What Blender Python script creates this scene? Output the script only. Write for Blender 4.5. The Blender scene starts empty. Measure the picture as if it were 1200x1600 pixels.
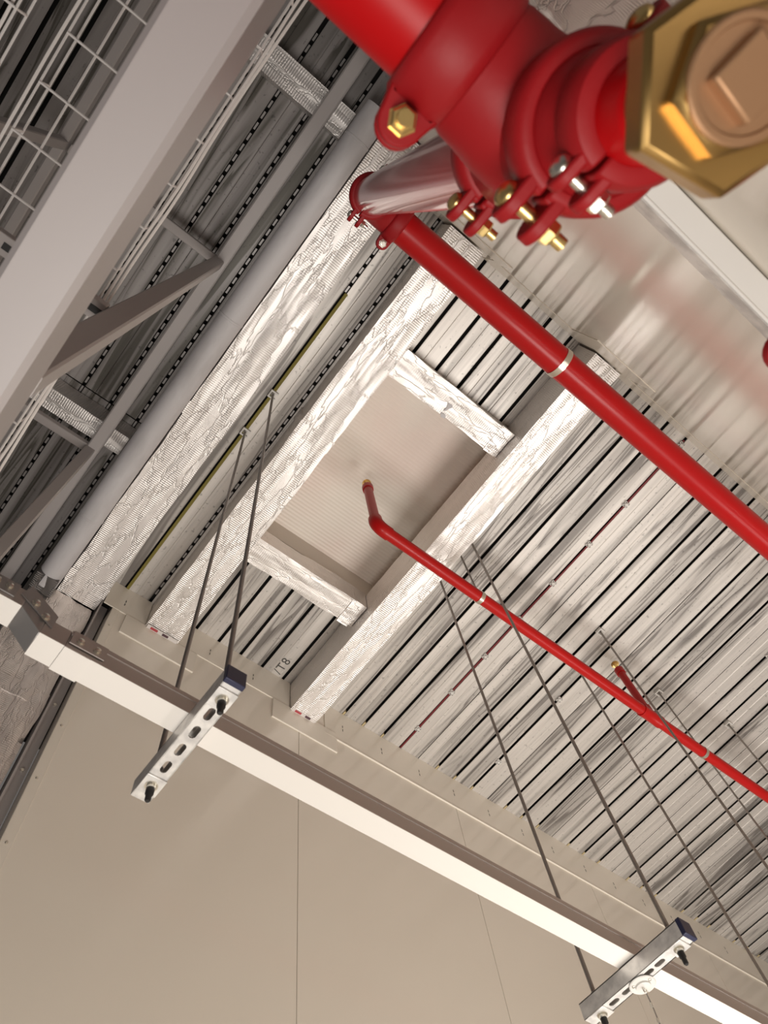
import bpy, math, random
from mathutils import Vector, Matrix, noise

random.seed(7)
PI = math.pi
C = bpy.context.scene.collection
sc = bpy.context.scene

# ------------------------------------------------------------------ camera
# eye of the camera stands 1.6 m above the floor; x runs along the two walls, y runs from
# the glossy wall towards the large beige wall, z is up (heights below are measured from the eye)
EYE = 1.6
RX = Vector((0.778573, -0.619512, -0.100148))
RY = Vector((0.548431, 0.749259, -0.371260))
RZ = Vector((0.305037, 0.234129, 0.923112))
cam = bpy.data.cameras.new('camera')
cam_o = bpy.data.objects.new('camera', cam)
C.objects.link(cam_o)
m = Matrix.Identity(4)
for i in range(3):
    m[i][0], m[i][1], m[i][2] = RX[i], -RY[i], -RZ[i]
m[2][3] = EYE
cam_o.matrix_world = m
cam.sensor_fit = 'AUTO'
cam.sensor_width = 36.0
cam.lens = 1162.35 / 1600 * 36
cam.clip_start = 0.05
cam.dof.use_dof = True
cam.dof.focus_distance = 3.0
cam.dof.aperture_fstop = 7.5
sc.camera = cam_o

# ------------------------------------------------------------------ light
w = bpy.data.worlds.new('world')
sc.world = w
w.use_nodes = True
w.node_tree.nodes['Background'].inputs['Color'].default_value = (1.0, 0.92, 0.86, 1)
w.node_tree.nodes['Background'].inputs['Strength'].default_value = 0.12


def area(name, loc, sx, sy, watts, col=(1, 0.955, 0.895), rot=(PI, 0, 0), spread=180):
    l = bpy.data.lights.new(name, 'AREA')
    l.shape = 'RECTANGLE'
    l.size, l.size_y, l.energy, l.color = sx, sy, watts, col
    l.spread = math.radians(spread)
    o = bpy.data.objects.new(name, l)
    o.location = (loc[0], loc[1], loc[2] + EYE)
    o.rotation_euler = rot
    C.objects.link(o)
    return o


# area lights added out of view: one beside the camera, two low down farther along
area('added_light', (0.25, 0.85, -0.95), 0.9, 0.9, 39)
area('added_light', (2.7, 0.9, -1.35), 1.4, 1.5, 33, spread=90)
area('added_light', (5.6, 0.9, -1.35), 1.4, 1.5, 34, spread=110)

sc.view_settings.view_transform = 'Standard'
sc.view_settings.look = 'None'
sc.view_settings.gamma = 1.0
sc.view_settings.use_curve_mapping = False
sc.view_settings.exposure = 0.1


# ------------------------------------------------------------------ materials
def mat(name, col, rough=0.5, metal=0.0, coat=0.0, bump=None, vary=None, spec=0.5):
    """bump = (scale vector, strength, distance), vary = (second colour, scale vector, low, high)"""
    mt = bpy.data.materials.new(name)
    mt.use_nodes = True
    nt = mt.node_tree
    p = nt.nodes['Principled BSDF']
    p.inputs['Base Color'].default_value = (*col, 1)
    p.inputs['Roughness'].default_value = rough
    p.inputs['Metallic'].default_value = metal
    p.inputs['Coat Weight'].default_value = coat
    p.inputs['Coat Roughness'].default_value = 0.08
    p.inputs['Specular IOR Level'].default_value = spec
    tc = nt.nodes.new('ShaderNodeTexCoord')

    def nz(scale, detail=4):
        mp = nt.nodes.new('ShaderNodeMapping')
        mp.inputs['Scale'].default_value = scale
        nt.links.new(tc.outputs['Object'], mp.inputs['Vector'])
        n = nt.nodes.new('ShaderNodeTexNoise')
        n.inputs['Scale'].default_value = 1
        n.inputs['Detail'].default_value = detail
        nt.links.new(mp.outputs[0], n.inputs['Vector'])
        return n
    if bump:
        n = nz(bump[0])
        b = nt.nodes.new('ShaderNodeBump')
        b.inputs['Strength'].default_value = bump[1]
        b.inputs['Distance'].default_value = bump[2]
        nt.links.new(n.outputs['Fac'], b.inputs['Height'])
        nt.links.new(b.outputs[0], p.inputs['Normal'])
    if vary:
        n = nz(vary[1])
        r = nt.nodes.new('ShaderNodeValToRGB')
        r.color_ramp.elements[0].position = vary[2]
        r.color_ramp.elements[1].position = vary[3]
        r.color_ramp.elements[0].color = (*col, 1)
        r.color_ramp.elements[1].color = (*vary[0], 1)
        nt.links.new(n.outputs['Fac'], r.inputs[0])
        nt.links.new(r.outputs[0], p.inputs['Base Color'])
    return mt


def deck_mat(name='galvanised_deck', ca=(0.66, 0.62, 0.58), cb=(0.22, 0.20, 0.185), lo=0.47):
    mt = bpy.data.materials.new(name)
    mt.use_nodes = True
    nt = mt.node_tree
    N, L = nt.nodes, nt.links
    p = N['Principled BSDF']
    p.inputs['Roughness'].default_value = 0.42
    p.inputs['Metallic'].default_value = 0.35
    tc = N.new('ShaderNodeTexCoord')
    oi = N.new('ShaderNodeObjectInfo')
    mul = N.new('ShaderNodeMath')
    mul.operation = 'MULTIPLY'
    mul.inputs[1].default_value = 60
    L.new(oi.outputs['Random'], mul.inputs[0])
    add = N.new('ShaderNodeVectorMath')
    add.operation = 'ADD'
    L.new(tc.outputs['Object'], add.inputs[0])
    L.new(mul.outputs[0], add.inputs[1])

    def nz(scale, detail, dist=0):
        mp = N.new('ShaderNodeMapping')
        mp.inputs['Scale'].default_value = scale
        L.new(add.outputs[0], mp.inputs['Vector'])
        n = N.new('ShaderNodeTexNoise')
        n.inputs['Scale'].default_value = 1
        n.inputs['Detail'].default_value = detail
        n.inputs['Distortion'].default_value = dist
        L.new(mp.outputs[0], n.inputs['Vector'])
        return n

    def ramp(src, stops):
        r = N.new('ShaderNodeValToRGB')
        e = r.color_ramp.elements
        e[0].position, e[0].color = stops[0][0], (*[stops[0][1]] * 3, 1)
        e[1].position, e[1].color = stops[-1][0], (*[stops[-1][1]] * 3, 1)
        for q, v in stops[1:-1]:
            k = e.new(q)
            k.color = (v, v, v, 1)
        L.new(src, r.inputs[0])
        return r
    # contour lines of a stretched noise: the wood-like staining of the zinc
    n1 = nz((8, 0.42, 3), 3, 0.8)
    k = N.new('ShaderNodeMath')
    k.operation = 'MULTIPLY'
    k.inputs[1].default_value = 7
    L.new(n1.outputs['Fac'], k.inputs[0])
    fr = N.new('ShaderNodeMath')
    fr.operation = 'FRACT'
    L.new(k.outputs[0], fr.inputs[0])
    lines = ramp(fr.outputs[0], [(0.0, 0.0), (0.16, 1.0), (0.6, 0.85), (1.0, 0.15)])
    mask = ramp(nz((8, 0.28, 2), 2).outputs['Fac'], [(lo, 0.0), (lo + 0.09, 1.0)])
    fine = ramp(nz((60, 0.8, 5), 4).outputs['Fac'], [(0.3, 0.8), (0.6, 1.0)])
    speck = ramp(nz((60, 45, 40), 3).outputs['Fac'], [(0.29, 0.55), (0.36, 1.0)])
    a = N.new('ShaderNodeMix')
    a.data_type = 'RGBA'
    a.inputs[6].default_value = (*ca, 1)
    a.inputs[7].default_value = (*cb, 1)
    inv = N.new('ShaderNodeMath')
    inv.operation = 'SUBTRACT'
    inv.inputs[0].default_value = 1
    L.new(lines.outputs[0], inv.inputs[1])
    mm = N.new('ShaderNodeMath')
    mm.operation = 'MULTIPLY'
    L.new(inv.outputs[0], mm.inputs[0])
    mk2 = N.new('ShaderNodeMath')
    mk2.operation = 'MULTIPLY_ADD'
    mk2.inputs[1].default_value = 0.85
    mk2.inputs[2].default_value = 0.12
    L.new(mask.outputs[0], mk2.inputs[0])
    L.new(mk2.outputs[0], mm.inputs[1])
    mx = N.new('ShaderNodeMath')
    mx.operation = 'MULTIPLY_ADD'
    mx.inputs[1].default_value = 0.38
    L.new(mask.outputs[0], mx.inputs[0])
    L.new(mm.outputs[0], mx.inputs[2])
    L.new(mx.outputs[0], a.inputs[0])
    v = a.outputs[2]
    for t in (fine, speck):
        q = N.new('ShaderNodeMix')
        q.data_type = 'RGBA'
        q.blend_type = 'MULTIPLY'
        q.inputs[0].default_value = 0.8
        L.new(v, q.inputs[6])
        L.new(t.outputs[0], q.inputs[7])
        v = q.outputs[2]
    L.new(v, p.inputs['Base Color'])
    return mt


def foil_mat(name, along, col):
    """crinkled aluminium foil: fine ribs across the length, long creases"""
    mt = bpy.data.materials.new(name)
    mt.use_nodes = True
    nt = mt.node_tree
    N, L = nt.nodes, nt.links
    p = N['Principled BSDF']
    p.inputs['Metallic'].default_value = 0.85
    p.inputs['Base Color'].default_value = (*col, 1)
    p.inputs['Roughness'].default_value = 0.46
    tc = N.new('ShaderNodeTexCoord')
    wv = N.new('ShaderNodeTexWave')
    wv.wave_type = 'BANDS'
    wv.bands_direction = along
    wv.inputs['Scale'].default_value = 30
    wv.inputs['Distortion'].default_value = 1.5
    wv.inputs['Detail'].default_value = 1
    wv.inputs['Detail Scale'].default_value = 0.6
    L.new(tc.outputs['Object'], wv.inputs['Vector'])
    st = {'X': (1.6, 26, 26), 'Y': (26, 1.6, 26), 'Z': (26, 26, 1.6)}[along]
    mp = N.new('ShaderNodeMapping')
    mp.inputs['Scale'].default_value = st
    L.new(tc.outputs['Object'], mp.inputs['Vector'])
    mask = N.new('ShaderNodeTexNoise')
    mask.inputs['Scale'].default_value = 1
    L.new(mp.outputs[0], mask.inputs['Vector'])
    rp = N.new('ShaderNodeValToRGB')
    rp.color_ramp.elements[0].position = 0.42
    rp.color_ramp.elements[1].position = 0.6
    L.new(mask.outputs['Fac'], rp.inputs[0])
    m1 = N.new('ShaderNodeMath')
    m1.operation = 'MULTIPLY'
    L.new(wv.outputs['Fac'], m1.inputs[0])
    L.new(rp.outputs[0], m1.inputs[1])
    st2 = {'X': (5, 22, 22), 'Y': (22, 5, 22), 'Z': (22, 22, 5)}[along]
    mp2 = N.new('ShaderNodeMapping')
    mp2.inputs['Scale'].default_value = st2
    L.new(tc.outputs['Object'], mp2.inputs['Vector'])
    nd = N.new('ShaderNodeTexNoise')
    nd.inputs['Scale'].default_value = 2
    L.new(mp2.outputs[0], nd.inputs['Vector'])
    av = N.new('ShaderNodeVectorMath')
    av.operation = 'MULTIPLY_ADD'
    av.inputs[1].default_value = (1.2, 1.2, 1.2)
    L.new(nd.outputs['Color'], av.inputs[0])
    L.new(mp2.outputs[0], av.inputs[2])
    vo = N.new('ShaderNodeTexVoronoi')
    vo.feature = 'DISTANCE_TO_EDGE'
    vo.inputs['Scale'].default_value = 0.8
    L.new(av.outputs[0], vo.inputs['Vector'])
    r2 = N.new('ShaderNodeValToRGB')
    r2.color_ramp.elements[0].position = 0.0
    r2.color_ramp.elements[1].position = 0.05
    L.new(vo.outputs['Distance'], r2.inputs[0])
    b1 = N.new('ShaderNodeBump')
    b1.inputs['Strength'].default_value = 0.38
    b1.inputs['Distance'].default_value = 0.004
    L.new(r2.outputs[0], b1.inputs['Height'])
    b2 = N.new('ShaderNodeBump')
    b2.inputs['Strength'].default_value = 0.7
    b2.inputs['Distance'].default_value = 0.0022
    L.new(m1.outputs[0], b2.inputs['Height'])
    L.new(b1.outputs[0], b2.inputs['Normal'])
    b3 = N.new('ShaderNodeBump')
    b3.inputs['Strength'].default_value = 0.25
    b3.inputs['Distance'].default_value = 0.006
    nb = N.new('ShaderNodeTexNoise')
    nb.inputs['Scale'].default_value = 1.3
    nb.inputs['Detail'].default_value = 5
    L.new(mp2.outputs[0], nb.inputs['Vector'])
    L.new(nb.outputs['Fac'], b3.inputs['Height'])
    L.new(b2.outputs[0], b3.inputs['Normal'])
    L.new(b3.outputs[0], p.inputs['Normal'])
    return mt


def sheet_mat():
    mt = mat('hatch_sheet', (0.80, 0.73, 0.65), 0.45, vary=((0.79, 0.66, 0.59), (1.6, 1.6, 1.6), 0.42, 0.62))
    nt = mt.node_tree
    tc = nt.nodes.new('ShaderNodeTexCoord')
    wv = nt.nodes.new('ShaderNodeTexWave')
    wv.bands_direction = 'Y'
    wv.inputs['Scale'].default_value = 15
    wv.inputs['Distortion'].default_value = 0.3
    nt.links.new(tc.outputs['Object'], wv.inputs['Vector'])
    b = nt.nodes.new('ShaderNodeBump')
    b.inputs['Strength'].default_value = 0.35
    b.inputs['Distance'].default_value = 0.004
    nt.links.new(wv.outputs['Fac'], b.inputs['Height'])
    nt.links.new(b.outputs[0], nt.nodes['Principled BSDF'].inputs['Normal'])
    return mt


M = dict(
    deck=deck_mat(),
    deckdark=deck_mat('darker_deck', (0.42, 0.39, 0.38), (0.12, 0.11, 0.095), 0.40),  # darker base colours and wider stain mask for the open-side strips
    void=mat('dark_void', (0.012, 0.011, 0.010), 0.9),
    foilY=foil_mat('foil_along_beam', 'Y', (0.82, 0.785, 0.76)),
    foilX=foil_mat('foil_along_crossbeam', 'X', (0.82, 0.785, 0.76)),
    foildk=foil_mat('dark_crumpled_foil', 'Y', (0.16, 0.15, 0.145)),
    foilZ=foil_mat('foil_along_column', 'Z', (0.74, 0.69, 0.66)),
    panel=mat('beige_wall_panel', (0.82, 0.755, 0.66), 0.16, bump=((3, 3, 3), 0.05, 0.004)),
    flash=mat('beige_flashing', (0.83, 0.77, 0.675), 0.3),
    seam=mat('seam_shadow_gap', (0.12, 0.10, 0.085), 0.7),
    sheet=sheet_mat(),
    steel=mat('grey_painted_steel', (0.43, 0.395, 0.385), 0.45, bump=((25, 25, 25), 0.04, 0.002)),
    chord=mat('light_grey_painted_steel', (0.41, 0.375, 0.37), 0.4, bump=((25, 25, 25), 0.04, 0.002)),
    lag=mat('grey_pipe_lagging', (0.58, 0.56, 0.57), 0.55, bump=((60, 25, 60), 0.25, 0.003),
            vary=((0.50, 0.48, 0.485), (14, 4, 14), 0.45, 0.65)),
    red=mat('gloss_red_paint', (0.42, 0.001, 0.003), 0.34, coat=0.06, spec=0.3, bump=((30, 30, 30), 0.03, 0.002)),
    redrs=mat('polished_red_paint', (0.56, 0.012, 0.018), 0.22, coat=0.6),
    redbr=mat('bright_red_paint', (0.45, 0.001, 0.003), 0.4, spec=0.25),
    redcp=mat('red_casting_paint', (0.30, 0.007, 0.010), 0.5, spec=0.28, bump=((90, 90, 90), 0.12, 0.002)),
    redsm=mat('branch_red_paint', (0.45, 0.003, 0.003), 0.38, coat=0.08, spec=0.3),
    brass=mat('brass', (0.50, 0.315, 0.115), 0.33, 1.0, bump=((40, 40, 40), 0.06, 0.001)),
    brassface=mat('brass_cast_face', (0.40, 0.225, 0.12), 0.5, 0.6, bump=((120, 120, 120), 0.1, 0.001)),
    yzinc=mat('yellow_zinc', (0.80, 0.58, 0.24), 0.3, 1.0),
    szinc=mat('bright_zinc', (0.74, 0.71, 0.64), 0.28, 1.0),
    trunk=mat('galvanised_trunking', (0.46, 0.41, 0.385), 0.42, 0.6, bump=((3, 160, 160), 0.10, 0.001)),
    lid=mat('trunking_lid', (0.78, 0.745, 0.70), 0.4, 0.15, bump=((3, 160, 160), 0.10, 0.001)),
    trunkdk=mat('trunking_elbow_zinc', (0.42, 0.40, 0.39), 0.42, 0.8),
    strut=mat('galvanised_strut', (0.84, 0.82, 0.79), 0.4, 0.5, vary=((0.62, 0.605, 0.59), (28, 28, 28), 0.4, 0.62)),
    rod=mat('threaded_rod_steel', (0.30, 0.275, 0.255), 0.45, 0.7, bump=((40, 40, 900), 0.3, 0.001)),
    blue=mat('navy_plastic', (0.018, 0.020, 0.055), 0.4),
    black=mat('black_plastic', (0.012, 0.011, 0.011), 0.45),
    white=mat('white_plastic', (0.64, 0.62, 0.59), 0.4),
    olive=mat('olive_foam', (0.20, 0.165, 0.035), 0.8),
    filler=mat('yellow_foam', (0.50, 0.40, 0.22), 0.8),
    darkred=mat('dark_red_cable', (0.16, 0.008, 0.012), 0.5),
    wire=mat('bright_wire', (0.84, 0.80, 0.78), 0.35, 0.25),
    cable=mat('white_cable', (0.80, 0.75, 0.72), 0.45),
    alu=mat('white_coated_rail', (0.80, 0.785, 0.76), 0.3),
    floor=mat('pale_concrete', (0.55, 0.50, 0.45), 0.6, vary=((0.45, 0.41, 0.37), (2, 2, 2), 0.4, 0.65)),
    tape=mat('printed_foil_tape', (0.80, 0.76, 0.74), 0.4, 0.4),
    print_red=mat('red_print', (0.45, 0.06, 0.07), 0.6),
    print_dark=mat('dark_print', (0.10, 0.05, 0.06), 0.6),
    ink=mat('marker_ink', (0.06, 0.055, 0.05), 0.7),
    dimple=mat('zinc_dimple', (0.36, 0.34, 0.33), 0.4, 0.5),
)


# ------------------------------------------------------------------ mesh helpers
class MB:
    def __init__(s, T=None):
        s.v, s.f, s.T = [], [], T or Matrix.Identity(4)

    def add(s, vs, fs):
        n = len(s.v)
        s.v += [s.T @ Vector(q) for q in vs]
        s.f += [tuple(n + i for i in f) for f in fs]
        return s

    def box(s, x0, x1, y0, y1, z0, z1):
        return s.add([(x0, y0, z0), (x1, y0, z0), (x1, y1, z0), (x0, y1, z0), (x0, y0, z1), (x1, y0, z1), (x1, y1, z1), (x0, y1, z1)],
                     [(0, 3, 2, 1), (4, 5, 6, 7), (0, 1, 5, 4), (1, 2, 6, 5), (2, 3, 7, 6), (3, 0, 4, 7)])

    def lathe(s, prof, n=24, a0=0.0, a1=2 * PI, closed=False):
        """prof = [(r, z)...] turned about local z"""
        full = abs(a1 - a0 - 2 * PI) < 1e-6
        k = n if full else n + 1
        vs, fs = [], []
        P = len(prof)
        for i in range(k):
            a = a0 + (a1 - a0) * i / n
            ca, sa = math.cos(a), math.sin(a)
            vs += [(r * ca, r * sa, z) for r, z in prof]
        for i in range(n):
            j = (i + 1) % k
            for q in range(P if closed else P - 1):
                t = (q + 1) % P
                fs.append((i * P + q, j * P + q, j * P + t, i * P + t))
        if not closed:
            if prof[0][0] > 1e-6 and full:
                pass
        if not full and closed:
            fs.append(tuple(range(P)))
            fs.append(tuple((k - 1) * P + q for q in reversed(range(P))))
        return s.add(vs, fs)

    def cyl(s, p0, p1, r, n=20, r1=None):
        p0, p1 = Vector(p0), Vector(p1)
        r1 = r if r1 is None else r1
        d = (p1 - p0).normalized()
        u = d.orthogonal().normalized()
        t = d.cross(u)
        vs = []
        for p, rr in ((p0, r), (p1, r1)):
            for i in range(n):
                a = 2 * PI * i / n
                vs.append(p + rr * (math.cos(a) * u + math.sin(a) * t))
        fs = [(i, (i + 1) % n, n + (i + 1) % n, n + i) for i in range(n)]
        fs += [tuple(reversed(range(n))), tuple(range(n, 2 * n))]
        return s.add(vs, fs)

    def tube(s, pts, r, n=8):
        pts = [Vector(p) for p in pts]
        vs, fs = [], []
        u = None
        for i, p in enumerate(pts):
            d = (pts[min(i + 1, len(pts) - 1)] - pts[max(i - 1, 0)]).normalized()
            u = d.orthogonal().normalized() if u is None else (u - d * u.dot(d)).normalized()
            t = d.cross(u)
            for k in range(n):
                a = 2 * PI * k / n
                vs.append(p + r * (math.cos(a) * u + math.sin(a) * t))
        for i in range(len(pts) - 1):
            for k in range(n):
                j = (k + 1) % n
                fs.append((i * n + k, i * n + j, (i + 1) * n + j, (i + 1) * n + k))
        fs += [tuple(reversed(range(n))), tuple(range((len(pts) - 1) * n, len(pts) * n))]
        return s.add(vs, fs)

    def prism(s, pts, h0, h1, ax='z'):
        """outline in the plane across axis ax, extruded from h0 to h1"""
        f = {'z': lambda a, b, h: (a, b, h), 'x': lambda a, b, h: (h, a, b), 'y': lambda a, b, h: (b, h, a)}[ax]
        n = len(pts)
        vs = [f(a, b, h0) for a, b in pts] + [f(a, b, h1) for a, b in pts]
        fs = [(i, (i + 1) % n, n + (i + 1) % n, n + i) for i in range(n)] + [tuple(reversed(range(n))), tuple(range(n, 2 * n))]
        return s.add(vs, fs)

    def sphere(s, c, r, n=12):
        prof = [(max(1e-5, r * math.sin(PI * i / (n // 2))), -r * math.cos(PI * i / (n // 2))) for i in range(n // 2 + 1)]
        T = s.T
        s.T = T @ Matrix.Translation(c)
        s.lathe(prof, n)
        s.T = T
        return s

    def slotted(s, x0, x1, y0, y1, z0, z1, centres, hl, hw):
        """plate with stadium slots along y at the given centres"""
        edges = [y0] + [(a + b) / 2 for a, b in zip(centres, centres[1:])] + [y1]
        cx = (x0 + x1) / 2
        for i, c in enumerate(centres):
            a, b = edges[i], edges[i + 1]
            angs = [2 * PI * k / 20 + 0.05 for k in range(20)]
            for X in (x0 - cx, x1 - cx):
                for Y in (a - c, b - c):
                    angs.append(math.atan2(Y, X) % (2 * PI))
            angs.sort()
            inner, outer = [], []
            for t in angs:
                dx, dy = math.cos(t), math.sin(t)
                k = min((((x1 - cx) if dx > 0 else (x0 - cx)) / dx) if abs(dx) > 1e-9 else 9,
                        (((b - c) if dy > 0 else (a - c)) / dy) if abs(dy) > 1e-9 else 9)
                outer.append((cx + dx * k, c + dy * k))
                ss = hl - hw
                # ray against the stadium
                best = hw / abs(dx) if abs(dx) > 1e-9 else 9
                if best * abs(dy) > ss:
                    B = abs(dy) * ss
                    best = B + math.sqrt(max(0, B * B - (ss * ss - hw * hw)))
                inner.append((cx + dx * best, c + dy * best))
            n = len(angs)
            vs = [(*p, z0) for p in inner] + [(*p, z0) for p in outer] + [(*p, z1) for p in inner] + [(*p, z1) for p in outer]
            fs = []
            for k in range(n):
                j = (k + 1) % n
                fs += [(k, n + k, n + j, j), (2 * n + k, 2 * n + j, 3 * n + j, 3 * n + k), (k, j, 2 * n + j, 2 * n + k)]
            s.add(vs, fs)
        return s


def frame(o, z, y=(0, 1, 0)):
    """local axes: z along the given direction, y as near as may be to the given one"""
    z = Vector(z).normalized()
    y = Vector(y)
    y = (y - z * y.dot(z)).normalized()
    x = y.cross(z)
    mt = Matrix.Identity(4)
    for i in range(3):
        mt[i][0], mt[i][1], mt[i][2], mt[i][3] = x[i], y[i], z[i], o[i]
    return mt


ROOT = {}


def root_loc(o):
    while o.parent:
        o = o.parent
    return ROOT.get(o.name, Vector((0, 0, 0)))


def obj(name, mb, material, parent=None, bevel=0, smooth=40, at=None, seg=2):
    me = bpy.data.meshes.new(name)
    off = root_loc(parent) if parent else Vector(at or (0, 0, 0))
    me.from_pydata([v - off for v in mb.v], [], mb.f)
    me.validate()
    me.update()
    import bmesh
    b = bmesh.new()
    b.from_mesh(me)
    bmesh.ops.recalc_face_normals(b, faces=b.faces)
    b.to_mesh(me)
    b.free()
    me.materials.append(material)
    if smooth:
        me.shade_smooth()
        me.set_sharp_from_angle(angle=math.radians(smooth))
    o = bpy.data.objects.new(name, me)
    C.objects.link(o)
    if parent:
        o.parent = parent
    else:
        o.location = off + Vector((0, 0, EYE))
        ROOT[o.name] = off
    if bevel:
        bv = o.modifiers.new('bevel', 'BEVEL')
        bv.width, bv.segments, bv.limit_method, bv.angle_limit = bevel, seg, 'ANGLE', math.radians(50)
    return o


def tag(o, label, cat, group=None):
    o['label'], o['category'], o['kind'] = label, cat, 'thing'
    if group:
        o['group'] = group
    return o


def thing(name, label, cat, loc, group=None):
    o = bpy.data.objects.new(name, None)
    o.empty_display_size = 0.05
    C.objects.link(o)
    o.location = Vector(loc) + Vector((0, 0, EYE))
    ROOT[o.name] = Vector(loc)
    return tag(o, label, cat, group)


def struct(name, mb, material, **k):
    o = obj(name, mb, material, **k)
    o['kind'] = 'structure'
    return o


def dup(root, loc, label=None):
    def cp(o, par):
        c = o.copy()
        C.objects.link(c)
        c.parent = par
        for ch in o.children:
            cp(ch, c)
        return c
    r = cp(root, None)
    r.location = Vector(loc) + Vector((0, 0, EYE))
    ROOT[r.name] = Vector(loc)
    if label:
        r['label'] = label
    return r


# ------------------------------------------------------------------ sizes of the place
DECK = 3.75                 # underside of the deck above the eye
YF, YB = 2.145, -0.379      # large beige wall, glossy wall
PITCH, X0, GAP = 0.1494, 0.371, 0.0175
gx = lambda n: X0 + PITCH * n
HX0, HX1, HY0, HY1, HZ = 0.74, 1.60, 0.30, 1.43, 3.96    # roof hatch recess
XL, XR = -2.2, 7.2

# ------------------------------------------------------------------ floor, ceiling, walls
struct('floor', MB().box(-4, 9, -4, 7, -1.75, -1.6), M['floor'])
cb = MB()
cb.box(XL, HX0, -1.6, 3.4, 3.806, 3.9)
cb.box(HX1, XR, -1.6, 3.4, 3.806, 3.9)
cb.box(HX0, HX1, -1.6, HY0, 3.806, 3.9)
cb.box(HX0, HX1, HY1, 3.4, 3.806, 3.9)
ceil = struct('ceiling', cb, M['void'])

STRIP = {}


def strip_mesh(wd, L, mt):
    key = (round(wd, 4), round(L, 3), mt)
    if key not in STRIP:
        h = wd / 2
        prof = [(-h + 0.002, 0), (-0.0130, 0), (-0.0105, 0.0018), (-0.008, 0), (h - 0.002, 0), (h, 0.002), (h - 0.045, 0.052), (-h + 0.045, 0.052), (-h, 0.002)]
        mb = MB()
        mb.prism([(z, x) for x, z in prof], 0, L, 'y')
        me = bpy.data.meshes.new('deck_strip')
        me.from_pydata([tuple(v) for v in mb.v], [], mb.f)
        import bmesh
        b = bmesh.new()
        b.from_mesh(me)
        bmesh.ops.recalc_face_normals(b, faces=b.faces)
        b.to_mesh(me)
        b.free()
        me.materials.append(M[mt])
        STRIP[key] = me
    return STRIP[key]


def strip(xa, xb, y0, y1, mt='deck'):
    o = bpy.data.objects.new('deck_strip', strip_mesh(xb - xa, y1 - y0, mt))
    C.objects.link(o)
    o.parent = ceil
    o.location = ((xa + xb) / 2, y0, DECK)


def half_gap(n):
    return 0.0022 if (n >= 14 and n % 4 == 2) else GAP / 2


for n in range(-14, 42):
    xa, xb = gx(n) + half_gap(n), gx(n + 1) - half_gap(n + 1)
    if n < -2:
        strip(xa, xb, -1.2, 1.30, 'deckdark')
        strip(xa, xb, 1.306, 3.0, 'deckdark')
    elif n < 0:
        strip(xa, xb, -1.2, YF + 0.1)
    elif HX0 - 0.02 < (xa + xb) / 2 < HX1 + 0.02:
        strip(xa, xb, YB, HY0)
        strip(xa, xb, HY1 + 0.1, YF)
    else:
        strip(xa, xb, YB, YF)

# zinc dimples pressed into the flanks of the deck gaps, too small to pick apart
dm = MB()
for n, ya, yb in ((0, -0.35, 0.16), (1, -0.35, 2.1), (-3, -0.6, 2.4), (-4, -0.6, 2.4), (-5, -0.6, 2.4), (-6, -0.6, 2.4)):
    y = ya
    while y < yb:
        T = Matrix.Translation((gx(n) + 0.001, y, DECK + 0.006))
        dm.T = T
        dm.box(-0.006, 0.003, -0.017, 0.017, -0.001, 0.006)
        y += 0.055
dm.T = Matrix.Identity(4)
o = obj('deck_dimples', dm, M['dimple'], ceil)
o['kind'] = 'stuff'
fm = MB()
for n in range(9, 40):
    if n == 13 or half_gap(n) < 0.003:
        continue
    fm.box(gx(n) - 0.006, gx(n) + 0.006, YF - 0.028 - 0.01 * random.random(), YF, DECK - 0.0005, DECK + 0.03)
o = obj('foam_filler', fm, M['filler'], ceil)
o['kind'] = 'stuff'

# marker figures on the underside of the deck beside the second beam
cu = bpy.data.curves.new('marker_writing', 'FONT')
cu.body = '/T8'
cu.size = 0.075
cu.space_character = 1.15
cu.materials.append(M['ink'])
mo = bpy.data.objects.new('marker_writing', cu)
C.objects.link(mo)
mo.parent = ceil
mo.matrix_local = Matrix.Translation((1.385, 2.125, DECK - 0.001)) @ Matrix(((0, -1, 0, 0), (-1, 0, 0, 0), (0, 0, -1, 0), (0, 0, 0, 1)))


# large beige wall (towards the lower part of the picture) and glossy wall, built of tall panels
def wall(name, y, sgn, xs, xr, ztop):
    base = MB().box(xs, xr, y + 0.004 * sgn, y + 0.09 * sgn, -1.6, ztop)
    wl = struct(name, base, M['seam'])
    cuts = [xs] + [q for q in (1.541, 2.719, 3.902, 5.085, 6.27) if q > xs] + [xr]
    if sgn < 0:
        cuts = [xs, 3.95, xr]
    for a, b in zip(cuts, cuts[1:]):
        obj('wall_panel', MB().box(a + 0.0012, b - 0.0012, min(y, y + 0.02 * sgn), max(y, y + 0.02 * sgn), -1.6, ztop), M['panel'], wl, bevel=0.0012)
    return wl


wf = wall('wall_front', YF, 1, 0.352, XR, DECK)
wb = wall('wall_back', YB, -1, 0.352, XR, DECK)

# beige flashing along the head of the large beige wall, with its slots, patches and corner strip
fl = struct('trim_1', MB().box(0.30, 0.54, YF - 0.006, YF, 3.515, DECK).box(0.738, 1.47, YF - 0.006, YF, 3.52, DECK).box(1.72, XR, YF - 0.006, YF, 3.475, DECK),
            M['flash'], bevel=0.001)
for px in (0.402, 0.931, 1.217, 1.852, 2.148, 2.445, 2.728, 3.026, 3.324, 3.602, 3.908, 4.2, 4.5, 4.8, 5.1, 5.4):
    for dz in (0.018, -0.014):
        obj('fixing_slot', MB().box(px - 0.0022, px + 0.0022, YF - 0.0068, YF - 0.0055, 3.605 + dz - 0.011, 3.605 + dz + 0.009), M['ink'], fl)
obj('lower_edge', MB().box(1.72, XR, YF - 0.0095, YF, 3.473, 3.478), M['flash'], fl)
obj('beam_patch', MB().box(0.43, 0.86, YF - 0.009, YF, 3.348, 3.515), M['flash'], fl, bevel=0.001)
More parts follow.
